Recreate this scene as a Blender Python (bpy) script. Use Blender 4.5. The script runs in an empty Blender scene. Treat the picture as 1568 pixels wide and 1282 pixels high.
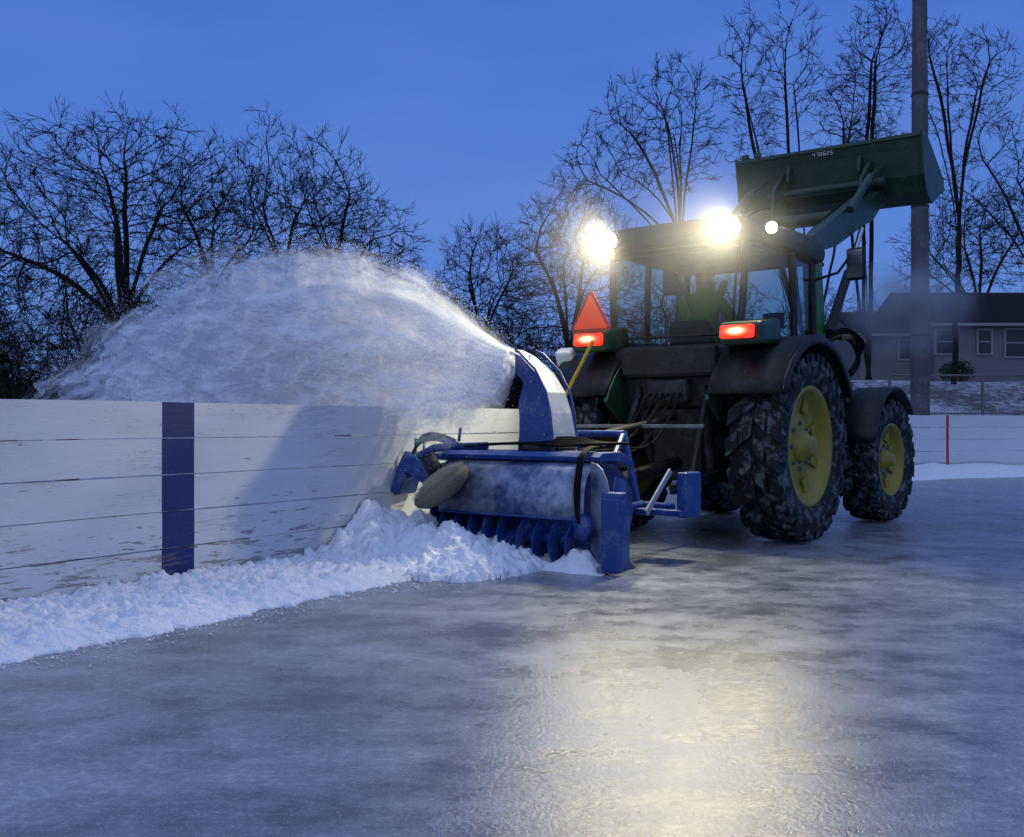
import bpy, math, random
import numpy as np
from mathutils import Vector, noise, Matrix
R=math.radians
sc=bpy.context.scene
try:
    sc.view_settings.view_transform='Standard'; sc.view_settings.look='None'; sc.view_settings.exposure=0
except Exception: pass

# ------------------------------------------------------------------ materials
def mat(name, col, rough=0.6, metal=0.0, emis=None, es=0, spec=0.5):
    m=bpy.data.materials.new(name); m.use_nodes=True
    b=m.node_tree.nodes['Principled BSDF']
    b.inputs['Base Color'].default_value=(*col,1); b.inputs['Roughness'].default_value=rough
    b.inputs['Metallic'].default_value=metal
    b.inputs['Specular IOR Level'].default_value=spec
    if emis:
        b.inputs['Emission Color'].default_value=(*emis,1); b.inputs['Emission Strength'].default_value=es
    return m
class N:
    def __init__(s,m): s.t=m.node_tree; s.b=s.t.nodes.get('Principled BSDF')
    def n(s,ty,**k):
        x=s.t.nodes.new(ty)
        for a,v in k.items(): setattr(x,a,v)
        return x
    def l(s,a,b): s.t.links.new(a,b)
    def noise(s,vec,scale,detail=4,rough=.5):
        x=s.n('ShaderNodeTexNoise'); x.inputs['Scale'].default_value=scale; x.inputs['Detail'].default_value=min(detail,4); x.inputs['Roughness'].default_value=rough
        if vec is not None: s.l(vec,x.inputs['Vector'])
        return x.outputs['Fac']
    def ramp(s,f,stops):
        x=s.n('ShaderNodeValToRGB'); e=x.color_ramp.elements
        while len(e)<len(stops): e.new(0.5)
        for i,(p,c) in enumerate(stops):
            e[i].position=p; e[i].color=(c,c,c,1) if not isinstance(c,tuple) else (*c,1)
        s.l(f,x.inputs['Fac']); return x.outputs['Color']
    def mapping(s,vec,scale=(1,1,1),rot=(0,0,0),loc=(0,0,0)):
        x=s.n('ShaderNodeMapping'); x.inputs['Scale'].default_value=scale; x.inputs['Rotation'].default_value=rot; x.inputs['Location'].default_value=loc
        s.l(vec,x.inputs['Vector']); return x.outputs['Vector']
    def mix(s,f,a,b):
        x=s.n('ShaderNodeMix',data_type='RGBA')
        if hasattr(f,'links') : s.l(f,x.inputs[0])
        else: x.inputs[0].default_value=f
        for v,i in ((a,6),(b,7)):
            if hasattr(v,'links'): s.l(v,x.inputs[i])
            else: x.inputs[i].default_value=(*v,1)
        return x.outputs[2]
    def math(s,op,a,b=0.0,c=None):
        x=s.n('ShaderNodeMath',operation=op)
        for i,v in enumerate((a,b) if c is None else (a,b,c)):
            if hasattr(v,'links'): s.l(v,x.inputs[i])
            else: x.inputs[i].default_value=v
        return x.outputs[0]
    def bump(s,h,strength=.5,dist=.02,nrm=None):
        x=s.n('ShaderNodeBump'); x.inputs['Strength'].default_value=strength; x.inputs['Distance'].default_value=dist
        s.l(h,x.inputs['Height'])
        if nrm is not None: s.l(nrm,x.inputs['Normal'])
        return x.outputs['Normal']
    def co(s,k='Object'): 
        return s.n('ShaderNodeTexCoord').outputs[k]

def worn(name,col,rough=.4,metal=0,dust=(.5,.53,.6),amount=.35,scale=6,spec=.5,thr=.50):
    m=mat(name,col,rough,metal,spec=spec); n=N(m); o=n.co()
    f=n.noise(o,scale,4,.65); g=n.noise(o,scale*7,2,.6)
    k=n.ramp(n.math('ADD',n.math('MULTIPLY',f,.7),n.math('MULTIPLY',g,.3)),[(thr,0),(thr+.18,1)])
    n.l(n.mix(n.math('MULTIPLY',k,amount),col,dust),n.b.inputs['Base Color'])
    n.l(n.math('ADD',n.math('MULTIPLY',f,.4),rough-.15),n.b.inputs['Roughness'])
    n.l(n.bump(g,.15,.004),n.b.inputs['Normal'])
    return m
GREEN=worn('green_paint',(.012,.125,.018),.4,amount=.05)
GREEND=worn('dark_green_paint',(.004,.038,.015),.42,amount=.06)
ROOFM=worn('roof_paint',(.004,.012,.006),.55,amount=.10,dust=(.12,.12,.10))
YEL=worn('yellow_rim_paint',(.26,.21,.018),.5,dust=(.12,.11,.075),amount=.6)
BLUE=worn('blue_paint',(.003,.034,.19),.36,amount=.32,scale=5,dust=(.24,.31,.46))
BLACK=worn('black_plastic',(.005,.005,.006),.5,amount=.05,spec=.35)
DARK=worn('dark_cast_metal',(.009,.010,.010),.6,amount=.10,spec=.35)
STEEL=worn('steel',(.16,.17,.19),.45,.6,amount=.4)
HOSE=mat('rubber_hose',(.005,.005,.006),.75,spec=.12)
CHROME=mat('chrome_rod',(.5,.5,.52),.2,1)
SEAT=mat('seat_fabric',(.012,.012,.012),.8)
TAN=worn('tan_sleeve',(.12,.095,.06),.8,amount=.2)
LAMP=mat('lamp_lens',(1,1,1),.2,emis=(1,.92,.62),es=60)
LAMPI=mat('lamp_lens_side',(1,1,1),.2,emis=(1,.92,.65),es=30)
RED=mat('tail_lens',(.5,.01,.005),.25,emis=(1,.03,.012),es=2.2); n=N(RED)
ln=n.n('ShaderNodeVectorMath',operation='LENGTH'); n.l(n.mapping(n.co(),(6.5,3,17)),ln.inputs[0])
hot=n.math('MAXIMUM',n.math('SUBTRACT',1.0,ln.outputs['Value']),0.0); hot=n.math('MULTIPLY',hot,hot)
n.l(n.mix(hot,(1,.035,.012),(1,.42,.22)),n.b.inputs['Emission Color']); n.l(n.math('ADD',n.math('MULTIPLY',hot,16.0),1.5),n.b.inputs['Emission Strength'])
ORANGE=mat('smv_fluorescent',(.85,.07,.015),.5,emis=(1,.06,.015),es=.15)
DKRED=mat('smv_border',(.35,.01,.01),.35)
YSTICK=mat('yellow_handle',(.45,.30,.02),.5)
WHITE=mat('white_decal',(.6,.62,.65),.5)
CHW=worn('worn_white_liner',(.22,.27,.37),.45,dust=(.45,.49,.56),amount=.6)
HIVIS=worn('green_jacket',(.03,.20,.025),.8,amount=.05)

m=bpy.data.materials.new('cab_glass'); m.use_nodes=True; n=N(m); t=m.node_tree
t.nodes.remove(n.b); out=t.nodes['Material Output']
tr=n.n('ShaderNodeBsdfTransparent'); tr.inputs[0].default_value=(.66,.76,.69,1)
gl=n.n('ShaderNodeBsdfGlossy'); gl.inputs['Roughness'].default_value=.08; gl.inputs[0].default_value=(.5,.55,.6,1)
fr=n.n('ShaderNodeFresnel'); fr.inputs[0].default_value=1.35
mx=n.n('ShaderNodeMixShader'); n.l(fr.outputs[0],mx.inputs[0]); n.l(tr.outputs[0],mx.inputs[1]); n.l(gl.outputs[0],mx.inputs[2]); n.l(mx.outputs[0],out.inputs[0])
GLASS=m

TYRE=mat('tyre_rubber',(.014,.014,.016),.75,spec=.3); n=N(TYRE); o=n.co()
k=n.ramp(n.noise(o,9,4,.7),[(.5,0),(.62,1)])
n.l(n.mix(n.math('MULTIPLY',k,.22),(.009,.009,.011),(.4,.43,.5)),n.b.inputs['Base Color'])
n.l(n.bump(n.noise(o,60,2),.3,.006),n.b.inputs['Normal'])

def snowmat(name,scale=1.0,col=(.74,.78,.86)):
    m=mat(name,col,.75,spec=.2); n=N(m); o=n.co()
    f=n.noise(o,14*scale,4,.65); g=n.noise(o,70*scale,3,.6)
    n.l(n.mix(n.ramp(f,[(.3,0),(.7,1)]),tuple(c*.86 for c in col),col),n.b.inputs['Base Color'])
    n.l(n.bump(g,.6,.014,n.bump(f,.7,.035)),n.b.inputs['Normal'])
    return m
SNOW=snowmat('snow')
PART=mat('snow_flakes',(.78,.82,.89),.9,spec=.1)

# ------------------------------------------------------------------ mesh helpers
def link(o,parent=None):
    sc.collection.objects.link(o)
    if parent: o.parent=parent
    return o
def mk(name,verts,faces,m,parent=None,smooth=False,bevel=0,solid=0,loc=None,rot=None):
    me=bpy.data.meshes.new(name); me.from_pydata([tuple(v) for v in verts],[],faces); me.update()
    me.materials.append(m)
    if smooth: me.polygons.foreach_set('use_smooth',[True]*len(me.polygons))
    o=link(bpy.data.objects.new(name,me),parent)
    if loc: o.location=loc
    if rot: o.rotation_euler=rot
    if solid:
        s=o.modifiers.new('s','SOLIDIFY'); s.thickness=solid; s.offset=0
    if bevel:
        b=o.modifiers.new('b','BEVEL'); b.width=bevel; b.segments=2; b.limit_method='ANGLE'; b.angle_limit=R(40)
    return o
def empty(name,loc=(0,0,0),rz=0):
    o=bpy.data.objects.new(name,None); o.empty_display_size=.3; sc.collection.objects.link(o); o.location=loc; o.rotation_euler=(0,0,rz); return o
def box(name,c,s,m,parent=None,bevel=.01,rot=None):
    x,y,z=[v/2 for v in s]
    V=[(-x,-y,-z),(x,-y,-z),(x,y,-z),(-x,y,-z),(-x,-y,z),(x,-y,z),(x,y,z),(-x,y,z)]
    F=[(3,2,1,0),(4,5,6,7),(0,1,5,4),(1,2,6,5),(2,3,7,6),(3,0,4,7)]
    return mk(name,V,F,m,parent,bevel=bevel,loc=c,rot=rot)
def prism(name,prof,x0,x1,m,parent=None,bevel=.01):
    k=len(prof)
    V=[(x0,y,z) for y,z in prof]+[(x1,y,z) for y,z in prof]
    F=[tuple(range(k))[::-1],tuple(range(k,2*k))]+[(i,(i+1)%k,k+(i+1)%k,k+i) for i in range(k)]
    return mk(name,V,F,m,parent,bevel=bevel)
def sheet(name,prof,x0,x1,m,parent=None,th=.02,smooth=True,nx=1):
    k=len(prof); V=[]; F=[]
    for j in range(nx+1):
        x=x0+(x1-x0)*j/nx
        V+=[(x,y,z) for y,z in prof]
    for j in range(nx):
        for i in range(k-1):
            a=j*k+i; F.append((a,a+1,a+k+1,a+k))
    return mk(name,V,F,m,parent,smooth=smooth,solid=th)
def lathe(name,prof,m,parent=None,n=48,loc=(0,0,0),rot=None,smooth=True):
    k=len(prof); V=[];F=[]
    for j in range(n):
        a=2*math.pi*j/n
        for x,r in prof: V.append((x,r*math.cos(a),r*math.sin(a)))
    for j in range(n):
        for i in range(k-1):
            a=j*k+i; b=((j+1)%n)*k+i
            F.append((a,a+1,b+1,b))
    return mk(name,V,F,m,parent,smooth=smooth,loc=loc,rot=rot)
def tube(name,pts,r,m,parent=None,nurbs=False,res=6,cyc=False):
    cu=bpy.data.curves.new(name,'CURVE'); cu.dimensions='3D'; cu.bevel_depth=r; cu.bevel_resolution=3; cu.use_fill_caps=True
    sp=cu.splines.new('NURBS' if nurbs else 'POLY'); sp.points.add(len(pts)-1)
    for p,q in zip(sp.points,pts): p.co=(*q,1)
    if nurbs: sp.order_u=3; sp.use_endpoint_u=True; cu.resolution_u=res
    sp.use_cyclic_u=cyc
    cu.materials.append(m)
    return link(bpy.data.objects.new(name,cu),parent)
def beam(name,pts,w,h,m,parent=None,x=0):
    hs=h if isinstance(h,list) else [h]*len(pts)
    up=[];dn=[]
    for i,(y,z) in enumerate(pts):
        a=pts[max(0,i-1)]; b=pts[min(len(pts)-1,i+1)]
        d=Vector((b[0]-a[0],b[1]-a[1])).normalized(); nn=Vector((-d.y,d.x))
        up.append((y+nn.x*hs[i]/2,z+nn.y*hs[i]/2)); dn.append((y-nn.x*hs[i]/2,z-nn.y*hs[i]/2))
    k=len(pts); V=[];F=[]
    for i in range(k):
        V+=[(x-w/2,*up[i]),(x+w/2,*up[i]),(x+w/2,*dn[i]),(x-w/2,*dn[i])]
    for i in range(k-1):
        for j in range(4):
            a=i*4+j;b=i*4+(j+1)%4; F.append((a,b,b+4,a+4))
    F.append((3,2,1,0)); F.append(tuple((k-1)*4+j for j in range(4)))
    return mk(name,V,F,m,parent,bevel=.012)

# ------------------------------------------------------------------ world : blue hour sky
w=bpy.data.worlds.new('World'); sc.world=w; w.use_nodes=True
t=w.node_tree
class W(N):
    def __init__(s,t): s.t=t
n=W(t); g=n.co('Generated'); sep=n.n('ShaderNodeSeparateXYZ'); n.l(g,sep.inputs[0])
fwd=n.ramp(sep.outputs['Z'],[(0.0,(.145,.28,.69)),(.12,(.108,.235,.67)),(.40,(.052,.155,.59)),(1,(.22,.33,.74))])
dv=n.n('ShaderNodeVectorMath',operation='DOT_PRODUCT'); n.l(g,dv.inputs[0]); dv.inputs[1].default_value=(-.35,-.70,.62)
k=n.ramp(dv.outputs['Value'],[(.05,0),(.85,1)])
col=n.mix(k,fwd,(.49,.63,1.02))
cl=n.ramp(n.noise(n.mapping(g,(1,1,3.5)),2.2,4,.5),[(.40,0),(.72,1)])
col=n.mix(n.math('MULTIPLY',cl,.36),col,(.170,.280,.68))
bg=t.nodes['Background']; n.l(col,bg.inputs['Color']); bg.inputs['Strength'].default_value=1.0

# ------------------------------------------------------------------ camera
cd=bpy.data.cameras.new('camera'); cam=bpy.data.objects.new('camera',cd); sc.collection.objects.link(cam)
cam.location=(0,0,1.1); cam.rotation_euler=(R(90.18),0,0); cd.lens=36.05; cd.sensor_width=36; cd.clip_end=3000; sc.camera=cam

# ------------------------------------------------------------------ ground & ice
bd=Vector((.542,.840)).normalized(); bn=Vector((bd.y,-bd.x)); b0=Vector((-2.93,5.87))
def BP(t_,n_=0): return b0+bd*t_+bn*n_
def gh(x,y):
    rise=max(0,min(1,(y-24)/16)); rise=rise*rise*(3-2*rise)
    side=max(0,min(1,(x-2)/8))
    h=-.06+2.75*rise*side+ .7*rise*(1-side)
    if y>24: h+=.12*noise.noise(Vector((x*.2,y*.2,0)))
    return h
def axis(pts):
    r=[]
    for a,b,k in pts: r+=list(np.linspace(a,b,k,endpoint=False))
    return r
xs=axis([(-900,-80,12),(-80,80,80),(80,900,12)])+[900]; ys=axis([(-300,-20,6),(-20,20,10),(20,70,50),(70,900,14)])+[900]
V=[(x,y,gh(x,y)) for y in ys for x in xs]; k=len(xs)
F=[(j*k+i,j*k+i+1,(j+1)*k+i+1,(j+1)*k+i) for j in range(len(ys)-1) for i in range(k-1)]
GM=mat('snowy_lawn',(.6,.62,.66),.85,spec=.2); n=N(GM); o=n.co()
f=n.ramp(n.math('ADD',n.math('MULTIPLY',n.noise(o,3,4,.7),.6),n.math('MULTIPLY',n.noise(o,.25,3,.6),.4)),[(.42,0),(.56,1)])
n.l(n.mix(f,(.09,.085,.075),(.40,.42,.48)),n.b.inputs['Base Color'])
mk('snow_covered_ground',V,F,GM,smooth=True)

path=[BP(t_) for t_ in np.arange(-14,14.01,.5)]
p=path[-1].copy(); a0_=math.atan2(bd.y,bd.x); ang=a0_
steps=22
for i in range(steps):
    ang-= (a0_-R(-2))/steps
    p=p+Vector((math.cos(ang),math.sin(ang)))*.42; path.append(p.copy())
for i in range(60):
    p=p+Vector((math.cos(R(-2)),math.sin(R(-2))))*.5; path.append(p.copy())
farY=path[-60].y
acc=-14.0; URED=27.6; best=1e9
for i,q in enumerate(path):
    if i: acc+=(q-path[i-1]).length
    if i>60:
        px=784+1570*q.x/q.y
        if abs(px-1453)<best: best=abs(px-1453); URED=acc
ICE=mat('ice',(.4,.43,.47),.3,spec=.5); n=N(ICE); o=n.co()
big=n.noise(o,.8,4,.6); mid=n.noise(o,3.6,4,.66); fine=n.noise(o,62,4,.7); sw=n.noise(n.mapping(o,(.6,1.5,1),(0,0,R(52))),2.0,4,.65)
pat=n.math('ADD',n.math('MULTIPLY',big,.42),n.math('ADD',n.math('MULTIPLY',sw,.26),n.math('MULTIPLY',mid,.32)))
frost=n.ramp(pat,[(.42,0),(.50,.45),(.60,1)])
scr=n.ramp(n.noise(n.mapping(o,(.35,9,1),(0,0,R(-38))),6,4,.7),[(.56,0),(.66,1)])
scr2=n.ramp(n.noise(n.mapping(o,(.5,12,1),(0,0,R(40))),5,4,.7),[(.58,0),(.68,1)])
grain=n.ramp(n.noise(o,28,4,.78),[(.48,0),(.62,1)])
speck=n.ramp(n.noise(o,95,2,.7),[(.60,0),(.68,1)])
c=n.mix(frost,(.090,.104,.132),(.235,.262,.315)); 
c=n.mix(n.math('MULTIPLY',n.math('MULTIPLY',n.math('MAXIMUM',scr,scr2),n.math('ADD',n.math('MULTIPLY',frost,.8),.2)),.35),c,(.46,.50,.58))
c=n.mix(n.math('MULTIPLY',n.math('MULTIPLY',grain,frost),.45),c,(.48,.52,.60))
c=n.mix(n.math('MULTIPLY',speck,.40),c,(.68,.72,.8))
pit=n.ramp(n.noise(n.mapping(o,(1,2.4,1),(0,0,R(25))),9,3,.6),[(.25,1),(.29,0)])
c=n.mix(n.math('MULTIPLY',pit,.75),c,(.02,.03,.06))
n.l(c,n.b.inputs['Base Color'])
n.l(n.math('ADD',n.math('MULTIPLY',frost,.16),n.math('ADD',n.math('MULTIPLY',mid,.14),.15)),n.b.inputs['Roughness'])
n.l(n.bump(fine,.42,.006,n.bump(n.math('ADD',mid,n.math('MULTIPLY',pit,-.4)),.20,.02)),n.b.inputs['Normal'])
V=[(q.x,q.y,0) for q in path]+[(60,farY-1,0),(60,-40,0),(path[0].x-3,-40,0)]
mk('ice',V,[tuple(range(len(V)))[::-1]],ICE)

# ------------------------------------------------------------------ rink boards
BM=mat('painted_boards',(.72,.73,.74),.6,spec=.3); n=N(BM); uv=n.n('ShaderNodeUVMap').outputs[0]
sp_=n.n('ShaderNodeSeparateXYZ'); n.l(uv,sp_.inputs[0]); U=sp_.outputs['X']; VV=sp_.outputs['Y']
st=n.mapping(uv,(1.2,9,1)); peel=n.noise(st,2.5,4,.76); crack=n.noise(n.mapping(uv,(2,16,1)),5,4,.7)
hair=n.noise(n.mapping(uv,(.9,22,1)),2.6,3,.65)
low=n.math('SUBTRACT',1.0,n.math('MULTIPLY',VV,1.6)); low=n.math('MAXIMUM',low,0.0)
pk=n.ramp(n.math('ADD',peel,n.math('MULTIPLY',low,.15)),[(.655,0),(.68,1)])
ck=n.ramp(crack,[(.66,0),(.69,1)])
patchy=n.ramp(n.noise(n.mapping(uv,(1,3,1)),1.3,2,.5),[(.48,0),(.62,1)])
hk=n.math('MULTIPLY',n.ramp(n.math('ABSOLUTE',n.math('SUBTRACT',hair,.5)),[(.0,1),(.010,0)]),patchy)
wood=n.mix(crack,(.10,.085,.07),(.24,.215,.19))
tone=n.noise(n.mapping(uv,(.4,2,1)),3,4,.6)
wh=n.mix(tone,(.47,.51,.57),(.64,.67,.70))
s1=n.math('MULTIPLY',n.math('GREATER_THAN',U,1.117),n.math('LESS_THAN',U,1.385))
paint=n.mix(s1,wh,(.006,.024,.125))
s2=n.math('MULTIPLY',n.math('GREATER_THAN',U,URED),n.math('LESS_THAN',U,URED+.07))
paint=n.mix(s2,paint,(.45,.02,.02))
far=n.math('GREATER_THAN',U,15.0)
mask=n.math('MAXIMUM',n.math('MULTIPLY',pk,.70),n.math('MULTIPLY',ck,.28))
mask=n.math('MAXIMUM',mask,n.math('MULTIPLY',hk,.5))
mask=n.math('MULTIPLY',mask,n.math('SUBTRACT',1.0,n.math('MULTIPLY',s1,.4)))
mask=n.math('MULTIPLY',mask,n.math('SUBTRACT',1.0,n.math('MULTIPLY',far,.8)))
n.l(n.mix(mask,paint,wood),n.b.inputs['Base Color'])
n.l(n.bump(n.math('ADD',n.math('MULTIPLY',mask,-.6),n.math('MULTIPLY',crack,.35)),.7,.009),n.b.inputs['Normal'])
CAP=mat('weathered_wood_back',(.2,.17,.14),.8)
rb=empty('rink_boards')
rng=random.Random(3)
def strip(name,z0,z1,off,th,m):
    V=[];F=[];UV=[]
    acc=-14.0
    for i,q in enumerate(path):
        a=path[max(0,i-1)];b=path[min(len(path)-1,i+1)]; d=(b-a).normalized(); nn=Vector((d.y,-d.x))
        if i: acc+=(q-path[i-1]).length
        wob=.006*noise.noise(Vector((acc*1.3,z0*9,0)))
        zz=.006*noise.noise(Vector((acc*.7,z0*5,4)))
        f=q+nn*(off+wob); k_=q+nn*(off-th)
        V+=[(f.x,f.y,z0+zz),(f.x,f.y,z1+zz),(k_.x,k_.y,z1+zz),(k_.x,k_.y,z0+zz)]; UV.append(acc)
    for i in range(len(path)-1):
        for j in range(4):
            a=i*4+j;b=i*4+(j+1)%4; F.append((a,b,b+4,a+4))
    F.append((3,2,1,0)); e=(len(path)-1)*4; F.append((e,e+1,e+2,e+3))
    o=mk(name,V,F,m,rb)
    ul=o.data.uv_layers.new(name='UVMap')
    for l in o.data.loops: 
        v=l.vertex_index; ul.data[l.index].uv=(UV[v//4],V[v][2])
    return o
for i in range(5):
    z0=.012+i*.245; strip('plank_%d'%(i+1),z0,z0+.238,0.0,.04,BM)
strip('kick_ledge',.004,.05,.07,.068,BM)
for i in range(4,len(path),5):
    q=path[i]; a=path[max(0,i-1)];b=path[min(len(path)-1,i+1)]; d=(b-a).normalized(); nn=Vector((d.y,-d.x))
    c=q-nn*.11
    box('board_post_%d'%i,(c.x,c.y,.58),(.09,.11,1.2),CAP,rb,0,rot=(0,0,math.atan2(d.y,d.x)))

# ------------------------------------------------------------------ snow windrow + heap
def fbm(x,y,z,o=4):
    s=0;a=1;f=1
    for _ in range(o):
        s+=a*noise.noise(Vector((x*f,y*f,z*f))); a*=.55; f*=2.05
    return s
st_=.018
ts=np.arange(-4.5,4.4,st_); nsn=np.arange(0.02,2.1,st_)
V=[];k=len(nsn)
for t_ in ts:
    edge=1.20+.10*noise.noise(Vector((t_*1.1,0,3)))+.09*noise.noise(Vector((t_*5,0,3)))+.06*noise.noise(Vector((t_*17,0,3)))
    for nv in nsn:
        q=BP(t_,nv)
        e=max(0,min(1,(edge-nv)/.35)); h=.055*e**.6
        l1=fbm(q.x*5,q.y*5,1,3); l2=abs(fbm(q.x*12,q.y*12,5,3))
        h+=e*(.034*l1+.062*l2)
        top=.33-.10*nv if nv<1.3 else max(0,.20-.42*(nv-1.3))
        tc=3.20-.12*nv
        dt=(t_-tc); sg=.50 if dt<0 else .55
        hh=top*math.exp(-(dt/sg)**2*.9)
        if hh>.02:
            c1=fbm(q.x*3.6,q.y*3.6,9,3)
            hh*=1+.40*c1; hh+=.10*abs(fbm(q.x*7,q.y*7,2,4))-.01
            h=max(h,hh) if hh>.03 else h
        if h<=.004: h=-.02
        V.append((q.x,q.y,h))
F=[((j)*k+i,j*k+i+1,(j+1)*k+i+1,(j+1)*k+i) for j in range(len(ts)-1) for i in range(k-1) if max(V[j*k+i][2],V[j*k+i+1][2],V[(j+1)*k+i][2])>-.019]
mk('snow_bank',V,F,SNOW,smooth=True)

def chunks(name,items,m):
    base=np.array([(0,0,1),(1,0,0),(0,1,0),(-1,0,0),(0,-1,0),(0,0,-1)],float)
    fa=np.array([(0,1,2),(0,2,3),(0,3,4),(0,4,1),(5,2,1),(5,3,2),(5,4,3),(5,1,4)])
    rg=np.random.RandomState(5); n_=len(items)
    P=np.array([i[0] for i in items]); S=np.array([i[1] for i in items])
    vv=P[:,None,:]+(base[None]*rg.uniform(.5,1.3,(n_,6,1))+rg.uniform(-.25,.25,(n_,6,3)))*S[:,None,None]
    ff=fa[None]+(np.arange(n_)*6)[:,None,None]
    me=bpy.data.meshes.new(name); me.vertices.add(n_*6); me.vertices.foreach_set('co',vv.ravel())
    nf=n_*8; me.loops.add(nf*3); me.loops.foreach_set('vertex_index',ff.ravel().astype(np.int32))
    me.polygons.add(nf); me.polygons.foreach_set('loop_start',np.arange(0,nf*3,3,dtype=np.int32)); me.polygons.foreach_set('loop_total',np.full(nf,3,dtype=np.int32))
    me.update(); me.validate(); me.materials.append(m)
    return link(bpy.data.objects.new(name,me))
it=[]
for i in range(2000):
    t_=rng.uniform(-4.2,3.2); nv=1.14+rng.gauss(0,.08)+abs(rng.gauss(0,.12)); q=BP(t_,nv); it.append(((q.x,q.y,.003),rng.uniform(.002,.009)*(2 if rng.random()<.06 else 1)))
for i in range(1000):
    it.append(((rng.uniform(-2,4),rng.uniform(2.0,12),.001),rng.uniform(.001,.003)))
chunks('loose_snow_crumbs',it,SNOW)
V=[];F=[]
idx=list(range(40,len(path)))
for a_,i in enumerate(idx):
    q=path[i];a=path[max(0,i-1)];b=path[min(len(path)-1,i+1)]; d=(b-a).normalized(); nn=Vector((d.y,-d.x))
    for j in range(9):
        u=j/8; x=q+nn*(.05+u*1.0); h=.26*(1-u)**1.2*(1+.6*noise.noise(Vector((x.x*.8,x.y*.8,0))))-.01+.04*noise.noise(Vector((x.x*4,x.y*4,0)))
        V.append((x.x,x.y,h if j<8 else -.02))
for i in range(len(idx)-1):
    for j in range(8): F.append((i*9+j,i*9+j+1,(i+1)*9+j+1,(i+1)*9+j))
mk('snow_windrow',V,F,SNOW,smooth=True)

# ================================================================== TRACTOR
HD=R(-37); TO=(1.83,10.05,0)
T=empty('tractor_with_front_loader',TO,HD)
def wheel(pref,x,y,rad,wd,rimr,nl,side,steer=0):
    hw=wd/2
    root=empty(pref,(x,y,rad)); root.parent=T; root.rotation_euler=(0,0,steer)
    c=rad-.045
    prof=[(-hw*.62,rimr*.98),(-hw*.86,rimr*1.08),(-hw*1.0,(rimr+c)*.5),(-hw*.98,c*.93),(-hw*.82,c*.975),(-hw*.4,c),(hw*.4,c),(hw*.82,c*.975),(hw*.98,c*.93),(hw*1.0,(rimr+c)*.5),(hw*.86,rimr*1.08),(hw*.62,rimr*.98)]
    lathe(pref+'_tyre',prof,TYRE,root,64)
    V=[];F=[]
    def blk(x0,x1,a0,a1,sk,rb,rt0,rt1):
        b=len(V); ins=.006
        for (r_,sh) in ((rb,0),(1,ins)):
            for (xx,aa,rt) in ((x0+sh,a0+sh,rt0),(x1-sh,a0+sk+sh,rt1),(x1-sh,a1+sk-sh,rt1),(x0+sh,a1-sh,rt0)):
                rr=rb if sh==0 else rt
                V.append((xx,rr*math.cos(aa),rr*math.sin(aa)))
        F.extend([(b+4,b+5,b+6,b+7),(b,b+1,b+5,b+4),(b+1,b+2,b+6,b+5),(b+2,b+3,b+7,b+6),(b+3,b,b+4,b+7)])
    for i in range(nl):
        for s in (-1,1):
            a=2*math.pi*(i+(.5 if s>0 else 0))/nl; da=2*math.pi/nl
            def b2(f0,f1,o0,w_,k_,rb,r0,r1):
                x0,x1=s*f0*hw,s*f1*hw
                blk(x0,x1,a+o0*da,a+(o0+w_)*da,k_*da,rb,r0,r1)
            b2(.04,.46,0,.62,.35,c*.97,rad,rad)
            b2(.54,.97,.42,.60,.30,c*.93,rad,rad-.022)
            b2(.95,1.04,.55,.42,.1,c*.86,rad-.03,rad-.10)
    mk(pref+'_tread',V,F,TYRE,root)
    s=side
    rp=[(s*hw*.66,rimr*1.04),(s*hw*.80,rimr*1.06),(s*hw*.82,rimr*.99),(s*hw*.66,rimr*.95),(s*hw*.55,rimr*.90),(s*hw*.30,rimr*.86),(s*hw*.22,rimr*.62),(s*hw*.34,rimr*.46),(s*hw*.36,rimr*.34),(s*hw*.36,0.001)]
    lathe(pref+'_rim',rp,YEL,root,48)
    rpi=[(-s*hw*.66,rimr*1.04),(-s*hw*.80,rimr*1.05),(-s*hw*.78,rimr*.97),(-s*hw*.3,rimr*.9),(s*hw*.2,rimr*.86)]
    lathe(pref+'_inner_rim',rpi,YEL,root,40)
    hubp=[(s*hw*.34,rimr*.30),(s*hw*.60,rimr*.27),(s*hw*.66,rimr*.20),(s*hw*.9,rimr*.17),(s*hw*.95,rimr*.12),(s*hw*.95,.001)]
    lathe(pref+'_hub',hubp,YEL,root,24)
    for i in range(8):
        a=2*math.pi*i/8
        lathe(pref+'_bolt_%d'%i,[(s*hw*.34,.022),(s*hw*.34+s*.035,.022),(s*hw*.34+s*.035,.001)],STEEL,root,6,loc=(0,rimr*.40*math.cos(a),rimr*.40*math.sin(a)),smooth=False)
    for i in range(8):
        a=2*math.pi*(i+.5)/8
        box(pref+'_lug_%d'%i,(s*hw*.34,rimr*.76*math.cos(a),rimr*.76*math.sin(a)),(.03,.10,.16),YEL,root,.01,rot=(a-math.pi/2,0,0))
wheel('rear_right_wheel',.93,0,.875,.50,.53,20,1)
wheel('rear_left_wheel',-.93,0,.875,.50,.53,20,-1)
wheel('front_right_wheel',.95,2.45,.68,.42,.385,17,1,R(-3))
wheel('front_left_wheel',-.95,2.45,.68,.42,.385,17,-1,R(-3))
lathe('rear_axle',[(-.8,.001),(-.8,.12),(-.35,.13),(-.3,.24),(.3,.24),(.35,.13),(.8,.12),(.8,.001)],DARK,T,20,loc=(0,0,.875))
prism('transmission_housing',[(-.45,.55),(-.5,1.25),(-.3,1.45),(1.6,1.3),(1.6,.6),(.2,.5)],-.26,.26,DARK,T,.04)
prism('front_frame',[(1.5,.62),(1.5,1.15),(3.25,1.1),(3.25,.7),(2.6,.55)],-.22,.22,GREEN,T,.03)
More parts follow.
